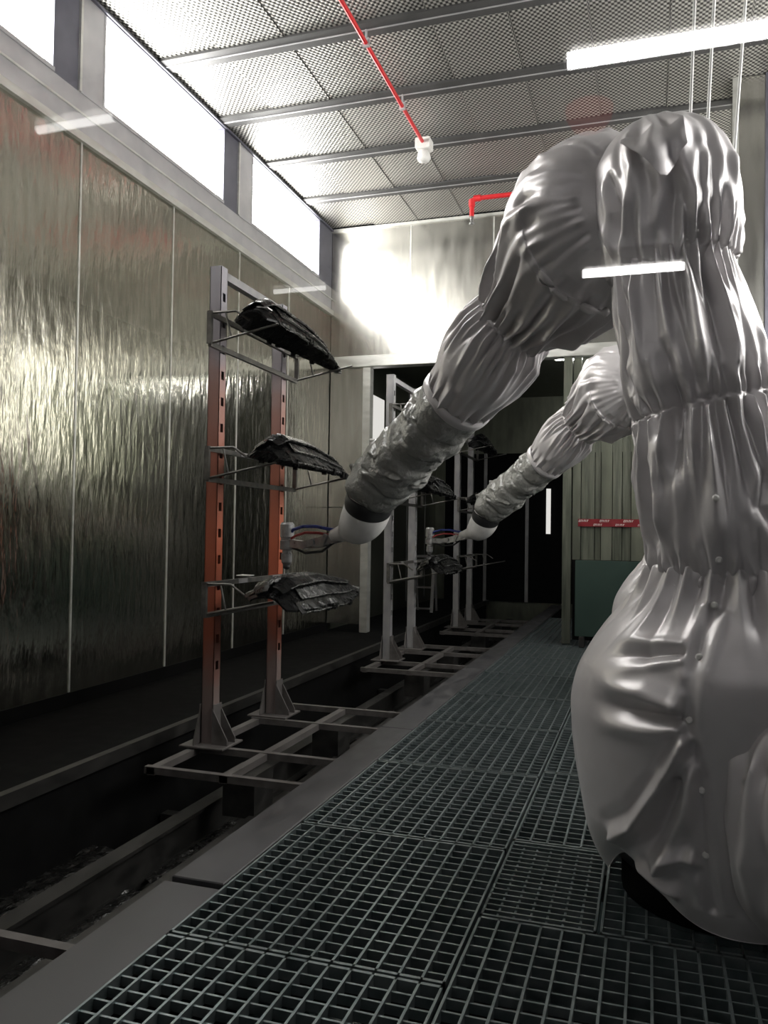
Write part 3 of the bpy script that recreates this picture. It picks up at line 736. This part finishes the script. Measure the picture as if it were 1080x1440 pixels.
        if cap1: m.f.append(list(range((nv - 1) * nu, nv * nu)))
        m.sm = [True] * len(m.f)
        return m.build(name, mat, parent)

ROB = (0.27, 3.25, 0.0)
def make_robot():
    t = thing('painting_robot', 'grey cloth covered painting robot in the foreground at right', 'robot', ROB, 'covered painting robots')
    rg = np.random.default_rng(5)
    # -- base: plinth and big smooth lower cover
    MB().lathe((0, 0, 0), [(0.36, 0.0), (0.36, 0.10), (0.30, 0.12), (0.30, 0.40)], 28).build('plinth', 'black_paint', t)
    prof = [(0.41, 0.02), (0.45, 0.10), (0.488, 0.22), (0.522, 0.38), (0.547, 0.56), (0.548, 0.70), (0.505, 0.84), (0.425, 0.95), (0.345, 1.04), (0.295, 1.12), (0.268, 1.19), (0.25, 1.225)]
    b = Bag([(0.27, 3.25 - 0.19 * (lambda q: q * q * (3 - 2 * q))(min(1, max(0, (z - 0.5) / 0.75))), z, r) for k, (r, z) in enumerate(prof)], 360, 240, flat=True)
    # hem: lifted at the left front corner
    v = np.linspace(0, 1, b.nv)[:, None]; th = b.th[None, :]
    lift = 0.17 * np.exp(-(((th - 3.80 + PI) % (2 * PI) - PI) / 0.42) ** 2) - 0.0
    b.G[..., 2] += lift * np.clip(1 - v * 4.5, 0, 1) ** 1.2
    P = lambda *q: np.array(q)
    seam = [P(0.19, 2.726, 1.10), P(0.154, 2.733, 0.95), P(0.126, 2.735, 0.73), P(0.158, 2.732, 0.50), P(0.169, 2.73, 0.29), P(0.19, 2.726, 0.06)]
    b.line(seam, -0.022, 0.022, hat=1.4, fade=(.02, .02))
    # horizontal creases pulled to the seam, long diagonal ridges, lower drape
    b.line([P(0.12, 2.74, 0.925), P(0.0, 2.80, 0.905), P(-0.15, 2.94, 0.865)], -0.028, 0.016, 0.035, 1.4, (.03, .5))
    b.line([P(0.12, 2.74, 0.735), P(0.0, 2.80, 0.73), P(-0.17, 2.95, 0.735)], -0.040, 0.018, 0.045, 1.6, (.03, .4))
    b.line([P(0.12, 2.74, 0.78), P(0.02, 2.79, 0.80), P(-0.14, 2.92, 0.78)], 0.022, 0.03, 0.05, 1.0, (.03, .5))
    b.line([P(0.13, 2.735, 0.70), P(0.05, 2.77, 0.50), P(-0.04, 2.82, 0.34), P(-0.15, 2.93, 0.22)], 0.052, 0.018, 0.034, 1.2, (.05, .1))
    b.line([P(0.14, 2.735, 0.62), P(0.11, 2.745, 0.42), P(0.02, 2.78, 0.22), P(0.00, 2.79, 0.16)], 0.040, 0.02, 0.035, 1.2, (.1, .3))
    b.line([P(0.10, 2.745, 0.55), P(0.04, 2.77, 0.36), P(-0.06, 2.83, 0.20)], -0.045, 0.035, 0.05, 1.0, (.1, .3))
    b.line([P(-0.10, 2.87, 0.16), P(0.0, 2.79, 0.12), P(0.10, 2.75, 0.10)], 0.03, 0.02, 0.03, 1.2, (.2, .4))
    b.line([P(0.15, 2.735, 0.29), P(0.05, 2.77, 0.26), P(-0.03, 2.82, 0.12)], 0.03, 0.025, 0.04, 1.2, (.1, .4))
    for k in range(26):
        a = rg.uniform(0, 2 * PI); 
        if 3.4 < a < 5.0: continue
        b.tv([(a, rg.uniform(.55, .9)), (a + rg.uniform(-.15, .15), .4), (a + rg.uniform(-.3, .3), rg.uniform(0, .25))], rg.uniform(-.03, .03), 0.03, 0.05, 1.0, (.2, .4))
    b.gather(0.985, -1, 44, 0.022, 0.34, 0.012, 0.034, rg)
    b.noise(0.004, 9, rg)
    base = b.build('base_cover', 'cloth', t, ROB)
    # -- cover of the motor bulging at the right front
    mb = Bag([(0.56, 2.93, 0.06, 0.24), (0.56, 2.90, 0.20, 0.33), (0.55, 2.88, 0.42, 0.375), (0.56, 2.88, 0.62, 0.36), (0.55, 2.92, 0.80, 0.28), (0.58, 2.97, 0.92, 0.14), (0.60, 3.0, 0.96, 0.02)], 260, 170, flat=True)
    for k in range(30):
        a = 3.0 + 3.0 * k / 30 + rg.uniform(-.05, .05)
        mb.tv([(4.3 + (a - 4.3) * 0.35, 0.93), (a, 0.6), (a + 0.15 * rg.uniform(-1, 1), 0.3), (a - 0.1, 0.02)], rg.uniform(.015, .045) * (1 if k % 2 else -1), 0.016, 0.03, 0.6, (.1, .2))
    mb.noise(0.006, 7, rg)
    mb.build('motor_cover', 'cloth', t, ROB)
    # -- column cover, gathered at three bands
    c = Bag([(0.266, 3.07, 1.12, 0.20), (0.265, 3.06, 1.17, 0.245), (0.262, 3.05, 1.21, 0.258), (0.250, 3.04, 1.32, 0.272), (0.225, 3.03, 1.48, 0.268), (0.195, 3.01, 1.64, 0.245), (0.178, 3.0, 1.75, 0.222),
             (0.150, 3.0, 1.85, 0.236), (0.115, 3.0, 2.0, 0.222), (0.085, 3.01, 2.14, 0.205), (0.068, 3.02, 2.25, 0.19), (0.055, 3.04, 2.36, 0.2)], 400, 360)
    zs = c.G[:, 0, 2]
    V = lambda z: float(np.interp(z, c.G[:, :, 2].mean(1), np.linspace(0, 1, c.nv)))
    for z, up, dn in ((1.21, .26, .12), (1.75, .26, .30), (2.25, .06, .32)):
        c.pinch(V(z), 0.006, 0.008)
        c.gather(V(z), 1, 60, 0.014, up * .6, 0.010, 0.020, rg)
        c.gather(V(z), -1, 60, 0.022, dn * 1.2, 0.010, 0.026, rg, -0.12)
    for k in range(34):
        a = rg.uniform(3.0, 6.2); z0 = rg.uniform(1.3, 2.2); l = rg.uniform(.25, .5)
        c.tv([(a, V(z0)), (a + rg.uniform(-.2, .1), V(z0 - l * .5)), (a + rg.uniform(-.35, .1), V(z0 - l))], rg.uniform(-.026, .03), 0.016, 0.03, 1.1, (.3, .4))
    # deep drape valleys seen on the left of the column
    for a, z0, z1, A in ((3.75, 1.62, 1.24, -.04), (4.0, 1.70, 1.30, .03), (4.35, 1.98, 1.50, -.035), (4.1, 2.2, 1.8, .03), (3.6, 2.1, 1.65, -.03), (4.7, 1.7, 1.25, .03), (4.9, 2.2, 1.8, .022), (5.2, 2.2, 1.78, -.02)):
        c.tv([(a, V(z0)), (a - .06, V((z0 + z1) / 2)), (a - .16, V(z1))], A, 0.022, 0.045, 1.2, (.2, .3))
    c.noise(0.004, 10, rg)
    col = c.build('column_cover', 'cloth', t, ROB)
    # -- shoulder cover (rounded top)
    s_ = Bag([(0.062, 3.03, 2.20, 0.19), (0.060, 3.03, 2.26, 0.215), (0.052, 3.04, 2.38, 0.243), (0.046, 3.05, 2.50, 0.25), (0.032, 3.07, 2.62, 0.235), (0.018, 3.08, 2.70, 0.19), (0.008, 3.09, 2.755, 0.12), (0.004, 3.09, 2.785, 0.03)], 280, 200)
    s_.gather(0.08, 1, 30, 0.024, 0.6, 0.008, 0.024, rg, 0, (5.0, 7.6))
    s_.gather(0.04, 1, 16, 0.014, 0.5, 0.012, 0.03, rg, 0.1, (2.6, 5.0))
    for k in range(30):
        a = rg.uniform(0, 2 * PI); v0 = rg.uniform(.25, .98)
        s_.tv([(a, v0), (a + rg.uniform(-.2, .2), v0 - .2), (a + rg.uniform(-.4, .4), v0 - .42)], rg.uniform(-.014, .022), 0.014, 0.03, 1.1, (.3, .4))
    for a, v0, v1, A in ((4.55, .95, .45, .03), (4.9, .95, .5, .03), (5.3, .9, .3, -.026), (4.2, .85, .2, .028), (3.9, .6, .1, -.03), (4.75, .6, .1, -.024), (5.7, .9, .2, .024)):
        s_.tv([(a, v0), (a + .08, (v0 + v1) / 2), (a - .05, v1)], A, 0.018, 0.035, 1.2, (.2, .3))
    s_.noise(0.004, 10, rg)
    sh = s_.build('shoulder_cover', 'cloth', t, ROB)
    # pocket flap on the shoulder
    fl_ = MB(); n = 16; vs = []
    S3 = s_.G + s_.N * s_.disp[..., None]
    for i in range(n):
        for j in range(n):
            u, w_ = i / (n - 1), j / (n - 1)
            a_ = 4.22 + 0.74 * u; v_ = 0.70 - (0.10 + 0.20 * (1 - abs(2 * u - 1.25))) * w_
            ii = int(v_ * (s_.nv - 1)); jj = int(a_ / (2 * PI) * s_.nu) % s_.nu
            q_ = S3[ii, jj] + s_.N[ii, jj] * (0.012 + 0.055 * w_ * math.sin(PI * min(1, u * .8 + .15)) + 0.006 * math.sin(9 * u + 4 * w_)) - np.array(ROB)
            vs.append(tuple(q_))
    fs = [(i * n + j, (i + 1) * n + j, (i + 1) * n + j + 1, i * n + j + 1) for i in range(n - 1) for j in range(n - 1)]
    k_ = len(vs); vs2 = vs + [(x, y_ + 0.006, z) for x, y_, z in vs]
    fl_.add(vs2, fs + [tuple(q + k_ for q in f[::-1]) for f in fs], True).build('pocket_flap', 'cloth', sh)
    # -- elbow sleeve, fat at the shoulder and gathered at its end
    e = Bag([(-0.035, 3.03, 2.50, 0.01), (-0.05, 3.045, 2.50, 0.13), (-0.085, 3.09, 2.50, 0.235), (-0.135, 3.16, 2.505, 0.31), (-0.185, 3.24, 2.505, 0.345), (-0.245, 3.32, 2.485, 0.35), (-0.335, 3.43, 2.415, 0.315), (-0.42, 3.52, 2.36, 0.265), (-0.50, 3.61, 2.32, 0.215), (-0.565, 3.68, 2.29, 0.175), (-0.60, 3.715, 2.265, 0.165)], 320, 220, ref=(0.6, 0.0, 0.8))
    e.gather(0.94, -1, 60, 0.040, 0.75, 0.010, 0.036, rg, 0.15)
    e.gather(0.06, 1, 34, 0.016, 0.75, 0.012, 0.034, rg, -0.1)
    e.gather(0.94, -1, 40, 0.020, 0.25, 0.008, 0.018, rg)
    for k in range(40):
        a = rg.uniform(0, 2 * PI); v0 = rg.uniform(.2, .8)
        e.tv([(a, v0 - .2), (a + rg.uniform(-.15, .15), v0), (a + rg.uniform(-.3, .3), v0 + .2)], rg.uniform(-.012, .014), 0.016, 0.034, 1.1, (.3, .4))
    e.noise(0.004, 9, rg)
    el = e.build('elbow_sleeve', 'cloth', t, ROB)
    # -- forearm sleeve with cuff
    f = Bag([(-0.555, 3.67, 2.305, 0.155), (-0.585, 3.705, 2.288, 0.178), (-0.64, 3.76, 2.235, 0.212), (-0.72, 3.83, 2.155, 0.226), (-0.80, 3.91, 2.08, 0.215), (-0.87, 3.965, 2.015, 0.188), (-0.925, 4.01, 1.965, 0.165)], 280, 170, ref=(0.6, 0.0, 0.8))
    f.gather(0.07, 1, 60, 0.026, 0.8, 0.007, 0.022, rg)
    f.gather(0.99, -1, 34, 0.014, 0.4, 0.010, 0.026, rg)
    f.noise(0.004, 12, rg)
    fo = f.build('forearm_sleeve', 'cloth', t, ROB)
    # hem ring of the sleeve
    h = Bag([(-0.895, 3.985, 1.993, 0.186), (-0.91, 3.998, 1.980, 0.194), (-0.925, 4.011, 1.966, 0.194), (-0.94, 4.022, 1.954, 0.183)], 120, 16, ref=(0.6, 0, 0.8))
    h.noise(0.004, 22, rg); h.build('cuff', 'cloth', fo, ROB)
    # -- film wrapped lower arm
    w = Bag([(-0.90, 3.99, 1.985, 0.150), (-0.95, 4.03, 1.947, 0.172), (-1.08, 4.15, 1.855, 0.182), (-1.18, 4.225, 1.79, 0.168), (-1.28, 4.30, 1.722, 0.178), (-1.40, 4.39, 1.637, 0.182), (-1.50, 4.465, 1.567, 0.172), (-1.545, 4.50, 1.535, 0.15), (-1.56, 4.51, 1.525, 0.09)], 240, 190, ref=(0.6, 0, 0.8))
    for k in range(70):
        a = rg.uniform(0, 2 * PI); v0 = rg.uniform(.05, .9)
        w.tv([(a, v0), (a + rg.uniform(.1, .5), v0 + rg.uniform(-.03, .08)), (a + rg.uniform(.5, 1.0), v0 + rg.uniform(-.06, .12))], rg.uniform(-.015, .02), 0.009, 0.02, 1.1, (.3, .3))
    for v0 in (.22, .5, .78): w.pinch(v0, 0.012, 0.02)
    w.noise(0.009, 26, rg)
    w.build('film_wrap', 'wrap_film', t, ROB)
    # -- wrist bell, gun bracket, hoses and spray head
    q = Bag([(-1.535, 4.49, 1.535, 0.10), (-1.55, 4.51, 1.50, 0.135), (-1.575, 4.54, 1.44, 0.140), (-1.61, 4.575, 1.385, 0.138), (-1.66, 4.61, 1.34, 0.125), (-1.715, 4.645, 1.312, 0.095), (-1.76, 4.67, 1.295, 0.062), (-1.82, 4.70, 1.28, 0.045), (-1.86, 4.72, 1.27, 0.04)], 48, 60, ref=(0.6, 0, 0.8))
    wr_ = q.build('wrist_bell', 'wrist_white', t, ROB)
    rb = Bag([(-1.552, 4.512, 1.497, 0.139), (-1.560, 4.520, 1.478, 0.143), (-1.568, 4.53, 1.455, 0.143), (-1.575, 4.54, 1.440, 0.141)], 48, 10, ref=(0.6, 0, 0.8))
    rb.build('rubber_band', 'rubber_black', wr_, ROB)
    o = Vector(ROB)
    L = lambda *p: tuple(Vector(p) - o)
    MB().bar(L(-1.80, 4.70, 1.265), L(-2.02, 4.79, 1.215), 0.05, 0.06).bar(L(-2.0, 4.78, 1.225), L(-2.10, 4.81, 1.205), 0.07, 0.045).bar(L(-2.08, 4.80, 1.205), L(-2.21, 4.845, 1.215), 0.045, 0.05).bar(L(-1.90, 4.74, 1.275), L(-1.93, 4.75, 1.205), 0.07, 0.03).build('gun_bracket', 'metal_grey', t)
    MB().tube([L(-1.80, 4.69, 1.30), L(-1.90, 4.73, 1.31), L(-2.0, 4.77, 1.325), L(-2.10, 4.80, 1.325), L(-2.18, 4.83, 1.305), L(-2.22, 4.845, 1.27)], 0.011, 8).build('air_hose', 'hose_blue', t)
    MB().tube([L(-1.88, 4.73, 1.27), L(-1.98, 4.76, 1.285), L(-2.08, 4.79, 1.285), L(-2.16, 4.82, 1.265), L(-2.22, 4.845, 1.235)], 0.009, 8).build('paint_hose', 'hose_red', t)
    MB().tube([L(-1.84, 4.72, 1.24), L(-1.95, 4.76, 1.17), L(-2.08, 4.80, 1.155), L(-2.2, 4.845, 1.19)], 0.009, 8).build('return_hose', 'rubber_black', t)
    g = MB().lathe(L(-2.235, 4.85, 1.07), [(0.018, 0.0), (0.034, 0.02), (0.036, 0.075), (0.030, 0.08), (0.030, 0.10), (0.046, 0.105), (0.046, 0.16), (0.040, 0.165), (0.040, 0.18), (0.046, 0.185), (0.046, 0.265), (0.036, 0.28)], 28, False).build('spray_head', 'metal_grey', t)
    MB().lathe(L(-2.235, 4.85, 1.045), [(0.010, 0.0), (0.022, 0.01), (0.022, 0.028)], 14).build('nozzle', 'rubber_black', g)
    # -- snap buttons down the front
    bm = None
    for (x, y_, z, par) in ((0.185, 2.728, 1.10, base), (0.15, 2.712, 0.93, base), (0.126, 2.706, 0.735, base), (0.158, 2.71, 0.505, base), (0.169, 2.72, 0.29, base), (0.205, 2.79, 1.42, col), (0.21, 2.765, 1.22, col)):
        if bm is None:
            bm = MB().tube([(0, 0, 0), (0, -0.008, 0), (0, -0.011, 0)], [0.011, 0.011, 0.006], 12).mesh('snap_button'); bm.materials.append(MATS['white_plastic'])
        q_, n_ = (b if par is base else c).snap((x, y_, z), True)
        share('snap_button', bm, par, tuple(q_ + n_ * 0.001 - np.array(ROB)), math.atan2(n_[0], -n_[1]))
    return t
robotA = make_robot()
robotB = copy_tree(robotA); robotB.location.y += PITCH
robotB['label'] = 'grey cloth covered painting robot farther back, half hidden by the near one'

# ---- thin paint mist below the near spray head
def mist_mat():
    m = bpy.data.materials.new('paint_mist'); m.use_nodes = True; nt = m.node_tree; nt.nodes.clear()
    o = nd(nt, 'ShaderNodeOutputMaterial'); v = nd(nt, 'ShaderNodeVolumeScatter')
    v.inputs['Color'].default_value = (0.75, 0.85, 0.82, 1)
    n = nd(nt, 'ShaderNodeTexNoise'); n.inputs['Scale'].default_value = 9
    mr = nd(nt, 'ShaderNodeMapRange'); mr.inputs[1].default_value = 0.3; mr.inputs[2].default_value = 0.7; mr.inputs[3].default_value = 1.0; mr.inputs[4].default_value = 5.0
    t = nd(nt, 'ShaderNodeTexCoord'); nt.links.new(t.outputs['Object'], n.inputs['Vector'])
    nt.links.new(n.outputs[0], mr.inputs[0]); nt.links.new(mr.outputs[0], v.inputs['Density'])
    nt.links.new(v.outputs[0], o.inputs['Volume']); MATS['mist'] = m
mist_mat()
ms = MB().lathe((0, 0, 0), [(0.012, 0.0), (0.03, -0.04), (0.045, -0.08), (0.055, -0.11)][::-1], 20).build('paint_mist', 'mist')
ms.location = (-2.235, 4.85, 1.04)
tag(ms, 'faint pale paint mist below the spray head of the near robot', 'mist'); ms['kind'] = 'stuff'
